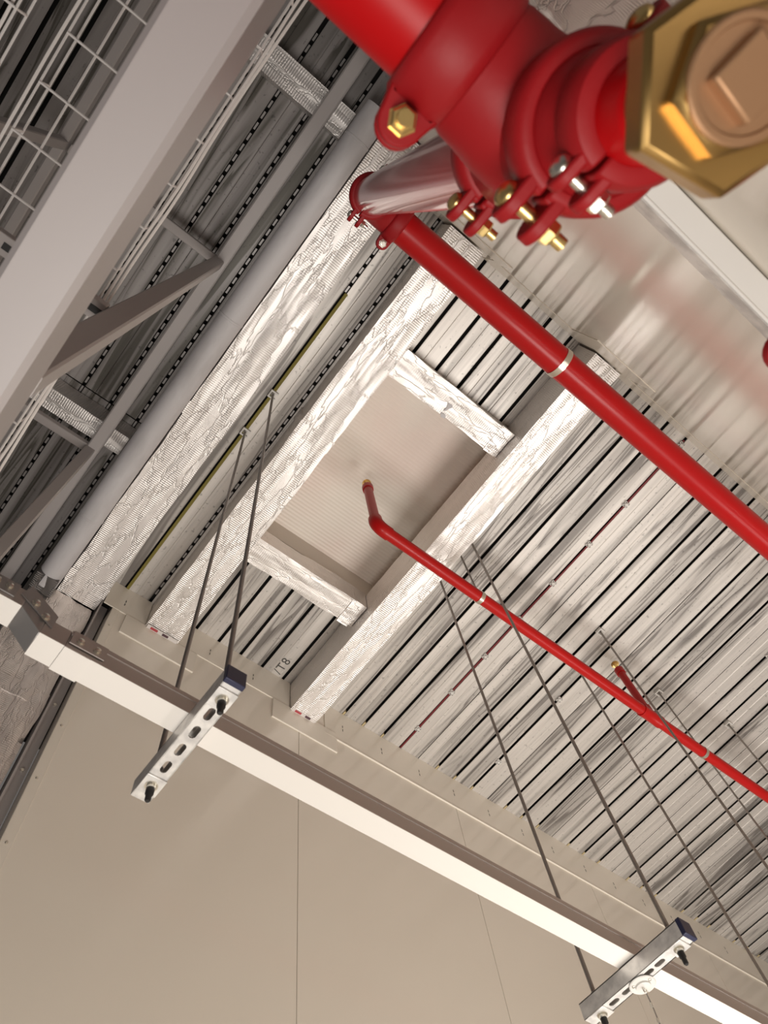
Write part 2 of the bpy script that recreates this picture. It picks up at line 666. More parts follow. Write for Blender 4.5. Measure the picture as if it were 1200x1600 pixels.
obj('beam_patch', MB().box(1.358, 1.80, YF - 0.009, YF, 3.358, 3.52), M['flash'], fl, bevel=0.001)
co = struct('trim_2', MB().box(0.352, 0.393, YF - 0.004, YF, -1.6, 3.515).box(0.3515, 0.3545, YF - 0.004, YF + 0.09, -1.6, 3.515), M['flash'], bevel=0.001)
for z in (3.353, 2.862, 2.563, 2.263, 1.963, 1.663):
    obj('screw', MB(frame((0.373, YF - 0.004, z), (0, -1, 0), (0, 0, 1))).lathe([(0.0055, 0), (0.0055, 0.002), (0.003, 0.004), (0.0001, 0.004)], 10), M['szinc'], co)
# dark steel angle standing between the column and the end of the large beige wall
an = struct('trim_3', MB().box(0.292, 0.300, YF + 0.02, YF + 0.10, -1.6, 3.6).box(0.292, 0.345, YF + 0.075, YF + 0.083, -1.6, 3.6), M['steel'])
for z in (2.75, 2.35, 2.0):
    obj('bolt', MB(frame((0.325, YF + 0.075, z), (0, -1, 0), (0, 0, 1))).lathe([(0.008, 0), (0.008, 0.006), (0.0001, 0.007)], 6), M['szinc'], an)

# flashing along the head of the glossy wall
fb = struct('trim_4', MB().box(0.80, 1.46, YB, YB + 0.0025, 3.50, DECK).box(1.66, XR, YB, YB + 0.0025, 3.49, DECK), M['flash'], bevel=0.001)
obj('beam_patch', MB().box(0.45, 0.83, YB, YB + 0.004, 3.28, 3.50), M['flash'], fb, bevel=0.001)
obj('beam_patch', MB().box(1.30, 1.68, YB, YB + 0.004, 3.17, 3.50), M['flash'], fb, bevel=0.001)


# ------------------------------------------------------------------ foil wrapped steelwork
def foil_box(x0, x1, y0, y1, z0, z1, step, amp, seed, axis):
    """box with rounded, lumpy faces: the wrapped steel under crinkled foil"""
    lo, hi = Vector((x0, y0, z0)), Vector((x1, y1, z1))
    ai = 'xyz'.index(axis)
    bi, ci = [k for k in range(3) if k != ai]
    L = hi[ai] - lo[ai]
    n = max(4, int(L / step))
    wB, wC = hi[bi] - lo[bi], hi[ci] - lo[ci]
    nb, nc = max(4, int(wB / 0.022)), max(4, int(wC / 0.022))
    ring = [(lo[bi] + wB * i / nb, lo[ci]) for i in range(nb)] + [(hi[bi], lo[ci] + wC * i / nc) for i in range(nc)] \
        + [(hi[bi] - wB * i / nb, hi[ci]) for i in range(nb)] + [(lo[bi], hi[ci] - wC * i / nc) for i in range(nc)]
    vs, fs = [], []
    P = len(ring)
    cb_, cc_ = (lo[bi] + hi[bi]) / 2, (lo[ci] + hi[ci]) / 2
    for i in range(n + 1):
        a = lo[ai] + L * i / n
        for b, c in ring:
            p = [0, 0, 0]
            p[ai], p[bi], p[ci] = a, b, c
            s = [0, 0, 0]
            s[ai], s[bi], s[ci] = a * 5, b * 22, c * 22
            q = Vector(s) + Vector((seed * 7.3, seed * 3.1, seed))
            d = noise.noise(q) * amp + noise.noise(q * 2.7) * amp * 0.5
            s2 = [0, 0, 0]
            s2[ai] = a * 2.2 + seed
            d += noise.noise(Vector(s2) + Vector((0, b * 6, c * 6))) * amp * 0.9
            nb_, nc_ = (b - cb_) / (wB / 2), (c - cc_) / (wC / 2)
            k = 1.0 if max(abs(nb_), abs(nc_)) == 0 else 1.0
            p[bi] += d * k * (nb_ if abs(nb_) > 0.98 else 0)
            p[ci] += d * k * (nc_ if abs(nc_) > 0.98 else 0)
            vs.append(p)
    for i in range(n):
        for k in range(P):
            j = (k + 1) % P
            fs.append((i * P + k, i * P + j, (i + 1) * P + j, (i + 1) * P + k))
    fs += [tuple(range(P)), tuple(n * P + k for k in reversed(range(P)))]
    return MB().add(vs, fs)


def foil_beam(x0, x1, y0, y1, z0, z1, axis, label, seed, amp=0.004, taped=None, cat='beam', name='foil_wrapped_beam', group=None):
    mt = {'y': M['foilY'], 'x': M['foilX'], 'z': M['foilZ']}[axis]
    c = ((x0 + x1) / 2, (y0 + y1) / 2, z0)
    t = thing(name, label, cat, c, group)
    obj('foil_wrap', foil_box(x0, x1, y0, y1, z0, z1, 0.018, amp, seed, axis), mt, t, smooth=60)
    for k in (taped or []):
        if axis == 'y':
            obj('foil_tape_band', foil_box(x0 - 0.003, x1 + 0.003, k, k + 0.07, z0 - 0.003, z1, 0.015, amp, seed + 3, axis), mt, t, smooth=60)
        elif axis == 'x':
            obj('foil_tape_band', foil_box(k, k + 0.07, y0 - 0.003, y1 + 0.003, z0 - 0.003, z1, 0.015, amp, seed + 3, axis), mt, t, smooth=60)
        else:
            obj('foil_tape_band', foil_box(x0 - 0.003, x1 + 0.003, y0 - 0.003, y1 + 0.003, k, k + 0.09, 0.015, amp, seed + 3, axis), mt, t, smooth=60)
    return t


b0 = foil_beam(0.075, 0.285, -0.52, 2.19, 3.48, 3.745, 'y', 'long foil wrapped beam beside the grey lagged pipe, resting on the foil column', 1, 0.004, [0.98, 2.04])
b1 = foil_beam(0.543, 0.737, YB + 0.012, YF - 0.012, 3.51, 3.745, 'y', 'foil wrapped ceiling beam between the olive foam strip and the pale hatch', 2, 0.004, [0.75])
b2 = foil_beam(1.472, 1.645, YB + 0.012, YF - 0.012, 3.50, 3.745, 'y', 'foil wrapped ceiling beam crossed by the thin red pipe', 3, 0.003)
for bm, xa, xb, yy in ((b1, 0.60, 0.72, YF - 0.03), (b2, 1.53, 1.63, YF - 0.03)):
    tp = obj('tape_strip', MB().box(xa - 0.05, xb + 0.01, YF - 0.030, YF - 0.008, 3.498, 3.5025), M['tape'], bm)
    obj('printed_mark', MB().box(xa - 0.03, xa + 0.012, YF - 0.026, YF - 0.012, 3.4970, 3.4982), M['print_red'], tp)
    obj('printed_mark', MB().box(xa + 0.04, xa + 0.075, YF - 0.026, YF - 0.012, 3.4970, 3.4982), M['print_dark'], tp)
tr = foil_beam(0.74, 1.468, 0.185, 0.335, 3.60, 3.745, 'x', 'short foil wrapped trimmer at the back edge of the hatch, torn patch in its foil', 4, 0.006, [1.385])
tm = MB().prism([(1.080, 0.262), (1.104, 0.258), (1.116, 0.266), (1.108, 0.280), (1.100, 0.300), (1.088, 0.310), (1.092, 0.288)], 3.5935, 3.5955)
tm.prism([(1.085, 0.322), (1.112, 0.318), (1.122, 0.334), (1.098, 0.340)], 3.5935, 3.5955)
obj('foil_tear', tm, M['lag'], tr)
foil_beam(0.74, 1.468, 1.415, 1.56, 3.60, 3.745, 'x', 'short foil wrapped trimmer at the edge of the hatch nearest the large beige wall', 5, 0.006, [1.375])
foil_beam(-0.95, -0.056, -0.455, -0.335, 3.572, 3.745, 'x', 'dull foil wrapped cross beam above the grey frame, near the big red pipe', 6, 0.004)
foil_beam(-0.95, -0.056, 1.338, 1.44, 3.572, 3.745, 'x', 'dull foil wrapped cross beam above the grey frame, next to its lower post', 7, 0.004)
foil_beam(-0.03, 0.28, 2.192, 2.52, -1.6, 3.475, 'z', 'foil wrapped column at the end of the large beige wall under the long beam', 8, 0.008, [2.35, 2.66, 3.1], 'column', 'foil_wrapped_column')
foil_beam(0.0, 0.282, -0.82, -0.525, -1.6, 3.475, 'z', 'foil wrapped column behind the red tee and brass plug', 9, 0.007, [0.5, 1.5], 'column', 'foil_wrapped_column')

# grey lagged pipe lying along the long beam
t = thing('lagged_pipe', 'grey lagged pipe running along the side of the long foil beam', 'pipe', (0.008, 0.8, 3.41))
lg = MB()
lg.cyl((0.009, -0.51, 3.43), (0.009, 2.15, 3.43), 0.058, 28)
obj('lagging', lg, M['lag'], t)
for y in (-0.36, 0.55, 1.72):
    obj('lagging_joint', MB(frame((0.009, y, 3.43), (0, 1, 0), (0, 0, 1))).lathe([(0.058, -0.006), (0.0598, -0.004), (0.0598, 0.004), (0.058, 0.006)], 28), M['lag'], t)
obj('crumpled_end_wrap', foil_box(-0.055, 0.062, 2.085, 2.182, 3.37, 3.485, 0.008, 0.012, 12, 'y'), M['foildk'], t, smooth=30)

# ------------------------------------------------------------------ roof hatch
t = thing('roof_hatch', 'pale ribbed hatch panel in a shallow recess between the two beams', 'hatch', ((HX0 + HX1) / 2, (HY0 + HY1) / 2, HZ))
obj('hatch_sheet', MB().box(HX0, HX1, HY0, HY1, HZ, HZ + 0.02), M['sheet'], t)
M['curb'] = mat('hatch_curb', (0.68, 0.62, 0.55), 0.5, bump=((6, 6, 30), 0.1, 0.004))
for q in ((HX1 - 0.012, HX1, HY0, HY1), (HX0, HX0 + 0.012, HY0, HY1), (HX0 + 0.012, HX1 - 0.012, HY1 - 0.012, HY1), (HX0 + 0.012, HX1 - 0.012, HY0, HY0 + 0.012)):
    obj('curb_board', MB().box(*q, 3.756, HZ), M['curb'], t)

# ------------------------------------------------------------------ grey steel frame with its trays on the open side
def rhs(mb, a, b, w2, h2, r=0.006):
    a, b = Vector(a), Vector(b)
    d = b - a
    mb.T = frame(a, d, (0, 0, 1) if abs(d.normalized().z) < 0.9 else (0, 1, 0))
    o = [(-w2 + r, -h2), (w2 - r, -h2), (w2, -h2 + r), (w2, h2 - r), (w2 - r, h2), (-w2 + r, h2), (-w2, h2 - r), (-w2, -h2 + r)]
    mb.prism(o, 0, d.length)
    mb.T = Matrix.Identity(4)
    return mb


t = thing('steel_frame', 'grey steel frame with a wide bottom rail nearest the camera', 'frame', (-0.19, 0.8, 0.97))
obj('bottom_rail', rhs(MB(), (-0.191, -1.4, 0.972), (-0.191, 3.0, 0.972), 0.040, 0.067, 0.008), M['chord'], t)
obj('top_rail', rhs(MB(), (-0.163, -1.2, 3.53), (-0.163, 3.0, 3.53), 0.030, 0.030), M['steel'], t)
for y in (-0.68, 0.398, 1.474, 2.55):
    obj('post', rhs(MB(), (-0.174, y, 1.03), (-0.174, y, 3.505), 0.024, 0.020, 0.004), M['steel'], t)
    obj('tie_bar', rhs(MB(), (-0.895, y, 3.53), (-0.19, y, 3.53), 0.020, 0.020, 0.003), M['steel'], t)
    ar = MB()
    ar.box(-0.895, -0.20, y - 0.02, y + 0.02, 1.560, 1.590)
    aa = obj('tray_arm', ar, M['steel'], t, bevel=0.002)
    for k in range(9):
        obj('arm_slot', MB().box(-0.92 + 0.085 * k, -0.88 + 0.085 * k, y - 0.007, y + 0.007, 1.5592, 1.5605), M['black'], aa)
for y in (-0.68, 0.398, 1.474):
    obj('slot_mark', MB().box(-0.1345, -0.1325, y + 0.0, y + 0.09, 3.510, 3.522), M['black'], t)
    obj('slot_mark', MB().box(-0.1345, -0.1325, y - 0.15, y - 0.07, 3.512, 3.530), M['black'], t)
t2 = thing('steel_frame', 'second grey steel frame mostly hidden above the wide bottom rail', 'frame', (-0.93, 0.8, 3.5))
obj('top_rail', rhs(MB(), (-0.93, -1.2, 3.53), (-0.93, 3.0, 3.53), 0.022, 0.030), M['steel'], t2)
for y in (-0.68, 0.398, 1.474):
    obj('post', rhs(MB(), (-0.93, y, 1.6), (-0.93, y, 3.505), 0.024, 0.020, 0.004), M['steel'], t2)


def mesh_tray(x0, x1, phase, label):
    z0, z1, r = 1.600, 1.654, 0.0026
    ya, yb = -0.62, 1.5
    t = thing('wire_mesh_tray', label, 'cable tray', ((x0 + x1) / 2, 0.4, z0), 'wire trays over the wide rail')
    n = 5
    for k in range(n + 1):
        x = x0 + (x1 - x0) * k / n
        obj('long_wire', MB().tube([(x, ya, z0), (x, yb, z0)], r, 6), M['wire'], t)
    for x in (x0, x1):
        obj('rim_wire', MB().tube([(x, ya, z1), (x, yb, z1)], r, 6), M['wire'], t)
    y = ya + 0.02 + phase
    while y < yb:
        obj('cross_wire', MB().tube([(x0, y, z1), (x0, y, z0 - 0.004), (x1, y, z0 - 0.004), (x1, y, z1)], r, 6), M['wire'], t)
        y += 0.0984
    return t


mesh_tray(-0.503, -0.226, 0.029, 'wire mesh cable tray running over the wide grey rail')
mesh_tray(-0.885, -0.590, 0.053, 'wire mesh cable tray at the top corner, farther from the wide rail')


def wig(x, z, seed, amp=0.003, ya=-0.62, yb=1.5):
    pts = []
    n = 46
    for i in range(n + 1):
        y = ya + (yb - ya) * i / n
        pts.append((x + noise.noise(Vector((y * 5, seed, 0))) * amp * 1.6, y, z + noise.noise(Vector((y * 5, seed, 9))) * amp))
    return pts


for i, (x, z, lab) in enumerate(((-0.2205, 1.630, 'white cable along the rim of the tray beside the wide rail'),
                                 (-0.2135, 1.640, 'second white cable twisted along the tray rim beside the wide rail'),
                                 (-0.516, 1.612, 'white cable along the far rim of the tray over the wide rail'),
                                 (-0.605, 1.612, 'white cable in the corner tray'))):
    tag(obj('data_cable', MB().tube(wig(x, z, i * 3.7 + 1), 0.0032, 6), M['cable'], at=(x, 0.4, z)), lab, 'cable', 'white cables in the trays')

# ------------------------------------------------------------------ red main pipe with its grooved fittings
R4 = 0.05715
TOP = Vector((0.140, -0.172, 2.69))
BOT = Vector((0.151, -0.208, 0.45))
AX = (BOT - TOP).normalized()


def onax(z):
    return TOP + (BOT - TOP) * ((2.69 - z) / 2.24)


def coupling(par, o, z, y, r, bolt, ro=0.0145, hw=0.0245, lug=0.026, flip=1, k=1.0):
    """two half housings round a pipe along z; ears at +-y, bolts along x (k scales the bolts)"""
    F = frame(o, z, y)
    if flip < 0:
        F = F @ Matrix.Rotation(PI, 4, 'Y')
    rr = r + ro
    prof = [(r - 0.002, -hw), (r + 0.006, -hw), (rr - 0.004, -hw * 0.90), (rr, -hw * 0.62), (rr, hw * 0.62), (rr - 0.004, hw * 0.90), (r + 0.006, hw), (r - 0.002, hw)]
    cp = None
    er = 0.0215 * k
    for s in (1, -1):
        h = MB(F)
        a = 0.0 if s > 0 else PI
        h.lathe(prof, 26, a - PI / 2 + 0.04, a + PI / 2 - 0.04, True)
        for e in (1, -1):
            oc = r + lug
            x0, x1 = (0.0085 * k, 0.0215 * k) if s > 0 else (-0.0215 * k, -0.0085 * k)
            out = [(e * (r + 0.002), -hw * 0.95)] + [(e * (oc + er * math.cos(q)), er * math.sin(q)) for q in [(-PI / 2 + PI * i / 10) for i in range(11)]] + [(e * (r + 0.002), hw * 0.95)]
            h.prism(out, x0, x1, 'x')
            # the claw: cheek of the ear running back to the ring and to the parting line
            h.prism([(e * (r + 0.001), -hw * 0.9), (e * (oc - 0.012 * k), -hw * 0.8), (e * (oc - 0.012 * k), hw * 0.8), (e * (r + 0.001), hw * 0.9)], min(x1, x0, 0.002 * s), max(x0, x1, 0.002 * s), 'x')
        p = obj('coupling_half', h, M['redcp'], par, bevel=0.0025, smooth=35)
        cp = cp or p
    for e in (1, -1):
        ya = e * (r + lug)
        c = MB(F)
        c.cyl((-0.022 * k, ya, 0), (0.046 * k, ya, 0), 0.0068 * k, 14)
        obj('bolt_shaft', c, M[bolt], cp)
        hd = MB(F @ Matrix.Translation((0, ya, 0)) @ Matrix.Rotation(-PI / 2, 4, 'Y') @ Matrix.Diagonal((1.25 * k, k, k, 1)))
        hd.lathe([(0.0001, 0.0305), (0.006, 0.0300), (0.0105, 0.0275), (0.0125, 0.0235), (0.0125, 0.0215), (0.0001, 0.0215)], 16)
        obj('bolt_head', hd, M[bolt], cp)
        nt = MB(F @ Matrix.Translation((0.0216 * k, ya, 0)) @ Matrix.Rotation(PI / 2, 4, 'Y') @ Matrix.Diagonal((k, k, k, 1)))
        nt.lathe([(0.0001, 0), (0.0140, 0), (0.0140, 0.0018), (0.0112, 0.0018), (0.0122, 0.004), (0.0122, 0.0105), (0.0102, 0.0125), (0.0001, 0.0125)], 6)
        obj('nut', nt, M[bolt], cp)
    return cp


main = thing('red_main_pipe', 'large red sprinkler main with riser, tee, bolted couplings and brass plug', 'pipe', (0.15, -0.2, 0.75))
# top run and bend
XJ = 0.127
obj('top_run', MB().cyl((0.14 + XJ, -0.172, 2.69), (7.0, -0.172, 2.69), R4, 40), M['red'], main)
el = MB()
pts = []
for k in range(13):
    a = PI / 2 * k / 12
    pts.append((0.14 + XJ - XJ * math.sin(a) if False else 0.14 + XJ * (1 - math.cos(a)), -0.172, 2.69 - XJ + XJ * math.sin(a)))
el.tube([(0.14, -0.172, 2.69 - XJ - 0.01)] + pts + [(0.14 + XJ + 0.01, -0.172, 2.69)], R4 + 0.003, 32)
obj('elbow', el, M['redcp'], main)
coupling(main, (0.14 + XJ, -0.172, 2.69), (1, 0, 0), (0, 1, 0), R4, 'szinc')
coupling(main, onax(2.69 - XJ), -AX, (0, 1, 0), R4, 'szinc')
obj('clamp_band', MB(frame((1.043, -0.172, 2.69), (1, 0, 0))).lathe([(R4 + 0.0005, -0.012), (R4 + 0.003, -0.012), (R4 + 0.003, 0.012), (R4 + 0.0005, 0.012)], 40, closed=True), M['szinc'], main)
# riser
ZT = 0.785
obj('riser', MB().cyl(onax(ZT + 0.12), onax(2.69 - XJ), R4, 40), M['redrs'], main)
# tee body: run along the riser, branch towards -x
tc_ = onax(ZT)
tb = MB(frame(tc_, -AX))
FT = -1
tb.lathe([(R4 + 0.001, -0.102), (R4 + 0.003, -0.088), (R4 + 0.0085, -0.072), (R4 + 0.0085, 0.085), (R4 + 0.003, 0.1), (R4 + 0.001, 0.125)], 40)
tb.T = frame(tc_, (-1, 0, 0))
tb.lathe([(R4 + 0.014, 0.01), (R4 + 0.013, 0.045), (R4 + 0.010, 0.066), (R4 + 0.0085, 0.09), (R4 + 0.003, 0.105), (R4 + 0.001, 0.125)], 40)
obj('tee', tb, M['redcp'], main)
coupling(main, onax(ZT + 0.127), AX, (0, 1, 0), R4, 'yzinc', flip=-1, k=0.9)
coupling(main, onax(ZT - 0.10), AX, (0, 1, 0), R4, 'yzinc', flip=-1)
bx = tc_.x - 0.125
coupling(main, (bx, tc_.y, tc_.z), (-1, 0, 0), (0, 1, 0), R4, 'yzinc', hw=0.03, k=1.05, flip=FT)
obj('branch_run', MB().cyl((bx, tc_.y, tc_.z), (-1.6, tc_.y, tc_.z), R4, 40), M['redbr'], main)
# reducer, smaller coupling and short end piece below the tee
R3 = 0.0365
rd = MB(frame(onax(ZT - 0.10), AX))
rd.lathe([(R4, 0), (R4, 0.022), (R4 - 0.002, 0.030), (R3 + 0.012, 0.045), (R3 + 0.004, 0.055), (R3, 0.062), (R3, 0.10)], 40)
obj('reducer', rd, M['redcp'], main)
coupling(main, onax(0.605), AX, (0, 1, 0), R3, 'szinc', ro=0.0165, hw=0.025, lug=0.0215, flip=-1, k=0.8)
cpb = MB(frame(onax(0.605), AX))
cpb.lathe([(R3, 0), (R3, 0.060), (R3 - 0.002, 0.066), (R3 - 0.008, 0.070), (0.022, 0.072), (0.0001, 0.072)], 40)
obj('end_piece', cpb, M['redbr'], main)
# brass plug: bush, large hexagon, plug hexagon, round face with a square boss
F = frame(onax(0.536), AX)
bp = MB(F)
bp.lathe([(0.0001, 0), (0.034, 0), (0.036, 0.006), (0.036, 0.022), (0.046, 0.046), (0.0001, 0.046)], 36)
obj('brass_bush', bp, M['brass'], main)
bp = MB(F @ Matrix.Rotation(math.radians(13), 4, 'Z'))
bp.lathe([(0.0001, 0.044), (0.056, 0.044), (0.061, 0.048), (0.061, 0.068), (0.056, 0.072), (0.0001, 0.072)], 6)
obj('brass_hexagon', bp, M['brass'], main, bevel=0.002)
bp = MB(F @ Matrix.Rotation(math.radians(-6), 4, 'Z'))
bp.lathe([(0.0001, 0.070), (0.041, 0.070), (0.041, 0.080), (0.036, 0.084), (0.0001, 0.084)], 6)
obj('brass_plug_hexagon', bp, M['brass'], main, bevel=0.0015)
bp = MB(F)
bp.lathe([(0.0001, 0.078), (0.034, 0.078), (0.034, 0.0855), (0.0325, 0.0868), (0.0290, 0.0868), (0.0280, 0.0845), (0.0001, 0.0845)], 40)
obj('plug_face', bp, M['brassface'], main)
bp = MB(F @ Matrix.Rotation(math.radians(-5), 4, 'Z'))
bp.prism([(-0.017, -0.017), (0.017, -0.017), (0.017, 0.017), (-0.017, 0.017)], 0.083, 0.095)
obj('square_boss', bp, M['brassface'], main, bevel=0.002)

# dark red fitting that just enters at the edge of the picture by the white wall rail
t = thing('red_valve_stub', 'dark red pipe end with coupling entering beside the white wall rail', 'pipe', (0.55, -0.25, 0.70))
obj('pipe_stub', MB().cyl((0.435, -0.262, 0.71), (1.1, -0.262, 0.71), 0.036, 28), M['red'], t)
coupling(t, (0.462, -0.262, 0.71), (1, 0, 0), (0, 1, 0), 0.036, 'yzinc')
obj('end_plate', MB().cyl((0.422, -0.262, 0.71), (0.437, -0.262, 0.71), 0.038, 28), M['redcp'], t, bevel=0.004)

# ------------------------------------------------------------------ thin red branch pipe
RS, ZS, YS = 0.0295, 3.17, 0.878
t = thing('red_branch_pipe', 'thin red sprinkler pipe crossing under the foil beam, upturned end in the hatch', 'pipe', (2.0, YS, ZS))
XE = 1.062
obj('branch_run', MB().cyl((XE + 0.06, YS, ZS), (6.8, YS, ZS), RS, 24), M['redsm'], t)
e = [(XE + 0.05 * (1 - math.cos(PI / 2 * k / 8)), YS, ZS + 0.05 - 0.05 * math.sin(PI / 2 * k / 8)) for k in range(9)]
obj('elbow', MB().tube([(XE, YS, ZS + 0.075)] + e + [(XE + 0.075, YS, ZS)], RS + 0.004, 24), M['redsm'], t)


def riser(x, z1, r):
    rs = obj('riser_pipe', MB().cyl((x, YS, ZS + 0.05), (x, YS, z1), r, 20), M['redsm'], t)
    obj('riser_socket', MB(frame((x, YS, z1), (0, 0, 1))).lathe([(r, -0.03), (r + 0.005, -0.03), (r + 0.006, -0.005), (r + 0.006, 0.012), (r - 0.004, 0.014), (0.0001, 0.014)], 20), M['redsm'], rs)
    hd = MB(frame((x, YS, z1 + 0.012), (0, 0, 1)) @ Matrix.Scale(1.45, 4))
    hd.lathe([(0.0001, 0), (0.013, 0), (0.013, 0.010), (0.007, 0.014), (0.006, 0.020), (0.0001, 0.020)], 8)
    hd.tube([(-0.010, 0, 0.008), (-0.014, 0, 0.025), (-0.005, 0, 0.042), (0.005, 0, 0.042), (0.014, 0, 0.025), (0.010, 0, 0.008)], 0.0022, 6)
    hd.lathe([(0.0001, 0.043), (0.017, 0.040), (0.017, 0.0415), (0.0001, 0.045)], 16)
    obj('sprinkler_head', hd, M['yzinc'], t)
    return rs


r1 = riser(XE, 3.68, 0.024)
obj('red_tag', MB(frame((XE + 0.03, YS + 0.006, 3.48), (0, 0, 1))).box(-0.006, 0.012, -0.002, 0.002, -0.022, 0.022), M['redsm'], r1)
XT = 2.965
riser(XT, 3.60, 0.022)
for x in (XT, ):
    tt = MB(frame((x, YS, ZS), (1, 0, 0)))
    tt.lathe([(RS, -0.075), (RS + 0.005, -0.075), (RS + 0.005, -0.055), (RS + 0.0035, -0.05), (RS + 0.0035, 0.05), (RS + 0.005, 0.055), (RS + 0.005, 0.075), (RS, 0.075)], 24)
    tt.T = Matrix.Identity(4)
    tt.cyl((x, YS, ZS), (x, YS, ZS + 0.07), 0.029, 20)
    obj('tee', tt, M['redsm'], t)


def deck_clip(par, x, y):
    mb = MB()
    z = DECK
    mb.box(x - 0.021, x + 0.021, y - 0.021, y - 0.012, z - 0.022, z - 0.003)
    mb.box(x - 0.021, x + 0.021, y + 0.012, y + 0.021, z - 0.022, z - 0.003)
    mb.box(x - 0.021, x - 0.012, y - 0.012, y + 0.012, z - 0.022, z - 0.003)
    mb.box(x - 0.004, x + 0.004, y - 0.012, y + 0.012, z - 0.006, z + 0.03)
    cl = obj('deck_clip', mb, M['white'], par, bevel=0.001)
    obj('clip_nut', MB(frame((x, y, z - 0.004), (0, 0, -1))).lathe([(0.0001, 0), (0.010, 0), (0.010, 0.010), (0.0001, 0.010)], 6), M['rod'], cl)
    return cl


def clamp_hanger(x, label):
    t = thing('pipe_hanger', label, 'pipe hanger', (x, YS, ZS), 'hangers of the thin red pipe')
    obj('threaded_rod', MB().cyl((x, YS, ZS + RS + 0.004), (x, YS, DECK), 0.005, 10), M['rod'], t)
    rg = MB(frame((x, YS, ZS), (1, 0, 0)))
    rg.lathe([(RS + 0.0003, -0.011), (RS + 0.003, -0.011), (RS + 0.003, 0.011), (RS + 0.0003, 0.011)], 28, closed=True)
    cl = obj('clamp_ring', rg, M['szinc'], t)
    obj('clamp_nut', MB(frame((x, YS, ZS + RS + 0.002), (0, 0, 1))).lathe([(0.0001, 0), (0.010, 0), (0.010, 0.014), (0.0001, 0.014)], 6), M['szinc'], cl)
    deck_clip(t, x, YS)
    return t


clamp_hanger(1.712, 'pipe clamp on a rod holding the thin red pipe beside the foil beam')
clamp_hanger(3.405, 'pipe clamp on a rod holding the thin red pipe past its red tee')

# ------------------------------------------------------------------ cable trunking on strut hangers, in front of the large beige wall
ZB = 1.241
TY0, TY1, TH = 0.876, 0.930, 0.051
t = thing('cable_trunking', 'long galvanised cable trunking hung along the large beige wall, stepped at one end', 'cable trunking', (2.0, 0.9, ZB))


def trunk_piece(name, xa, xb, z0, material=None, extra=0.0):
    mb = MB().box(xa, xb, TY0 - extra, TY1 + extra, z0 - extra, z0 + TH)
    p = obj(name, mb, material or M['trunk'], t, bevel=0.0015)
    obj('bottom_lid', MB().box(xa + 0.0005, xb - 0.0005, TY0 - 0.001, TY1 + 0.001, z0 - 0.0016, z0 + 0.0002), M['lid'], p)
    return p


b_ = [0.238, 3.0, 6.0]
for a, b in ((0.0965, 3.0), (3.0005, 6.6)):
    p = trunk_piece('trunking_length', a, b, ZB)
    obj('side_lip', MB().box(a, b, TY0 - 0.0022, TY0, ZB + 0.040, ZB + TH + 0.001), M['trunk'], p)
p = trunk_piece('elbow_end', 0.045, 0.0962, ZB)
# sloping step up to the higher length
s_ = MB().prism([(0.045, ZB), (0.045, ZB + TH), (-0.006, ZB + TH + 0.045), (-0.006, ZB + 0.045)], 0, 1, 'z')
s_ = MB()
q = [(ZB, 0.045), (ZB + TH, 0.045), (ZB + TH + 0.045, -0.006), (ZB + 0.045, -0.006)]
s_.prism(q, TY0, TY1, 'y')
p = obj('step_piece', s_, M['trunkdk'], t, bevel=0.0015)
pl = MB().prism([(ZB + 0.025, 0.060), (ZB + TH + 0.014, 0.060), (ZB + TH + 0.063, -0.010), (ZB + 0.075, -0.020)], TY0 - 0.0035, TY0 - 0.0005, 'y')
p2 = obj('joint_plate', pl, M['trunkdk'], t)
for (x, z) in ((0.040, ZB + 0.043), (0.012, ZB + 0.068)):
    obj('bolt', MB(frame((x, TY0 - 0.0035, z), (0, -1, 0), (0, 0, 1))).lathe([(0.009, 0), (0.009, 0.0015), (0.0065, 0.0015), (0.0065, 0.006), (0.0001, 0.007)], 8), M['szinc'], p2)
trunk_piece('upper_length', -1.1, -0.0062, ZB + 0.045)
p3 = obj('joint_plate', MB().box(0.100, 0.172, TY0 - 0.0045, TY0 - 0.0022, ZB + 0.012, ZB + TH), M['trunk'], t)
for x in (0.118, 0.153):
    obj('bolt', MB(frame((x, TY0 - 0.0045, ZB + 0.026), (0, -1, 0), (0, 0, 1))).lathe([(0.008, 0), (0.008, 0.0015), (0.006, 0.0015), (0.006, 0.006), (0.0001, 0.007)], 8), M['szinc'], p3)
p4 = obj('joint_plate', MB().box(-0.085, -0.028, TY0 - 0.0035, TY0 - 0.0005, ZB + 0.055, ZB + TH + 0.045), M['trunkdk'], t)
for x in (-0.070, -0.045):
    obj('bolt', MB(frame((x, TY0 - 0.0035, ZB + 0.075), (0, -1, 0), (0, 0, 1))).lathe([(0.008, 0), (0.008, 0.0015), (0.006, 0.0015), (0.006, 0.006), (0.0001, 0.007)], 8), M['szinc'], p4)
obj('bottom_cover_end', MB().box(0.0965, 0.150, TY0 - 0.001, TY1 + 0.004, ZB - 0.0026, ZB - 0.0017), M['lid'], t)


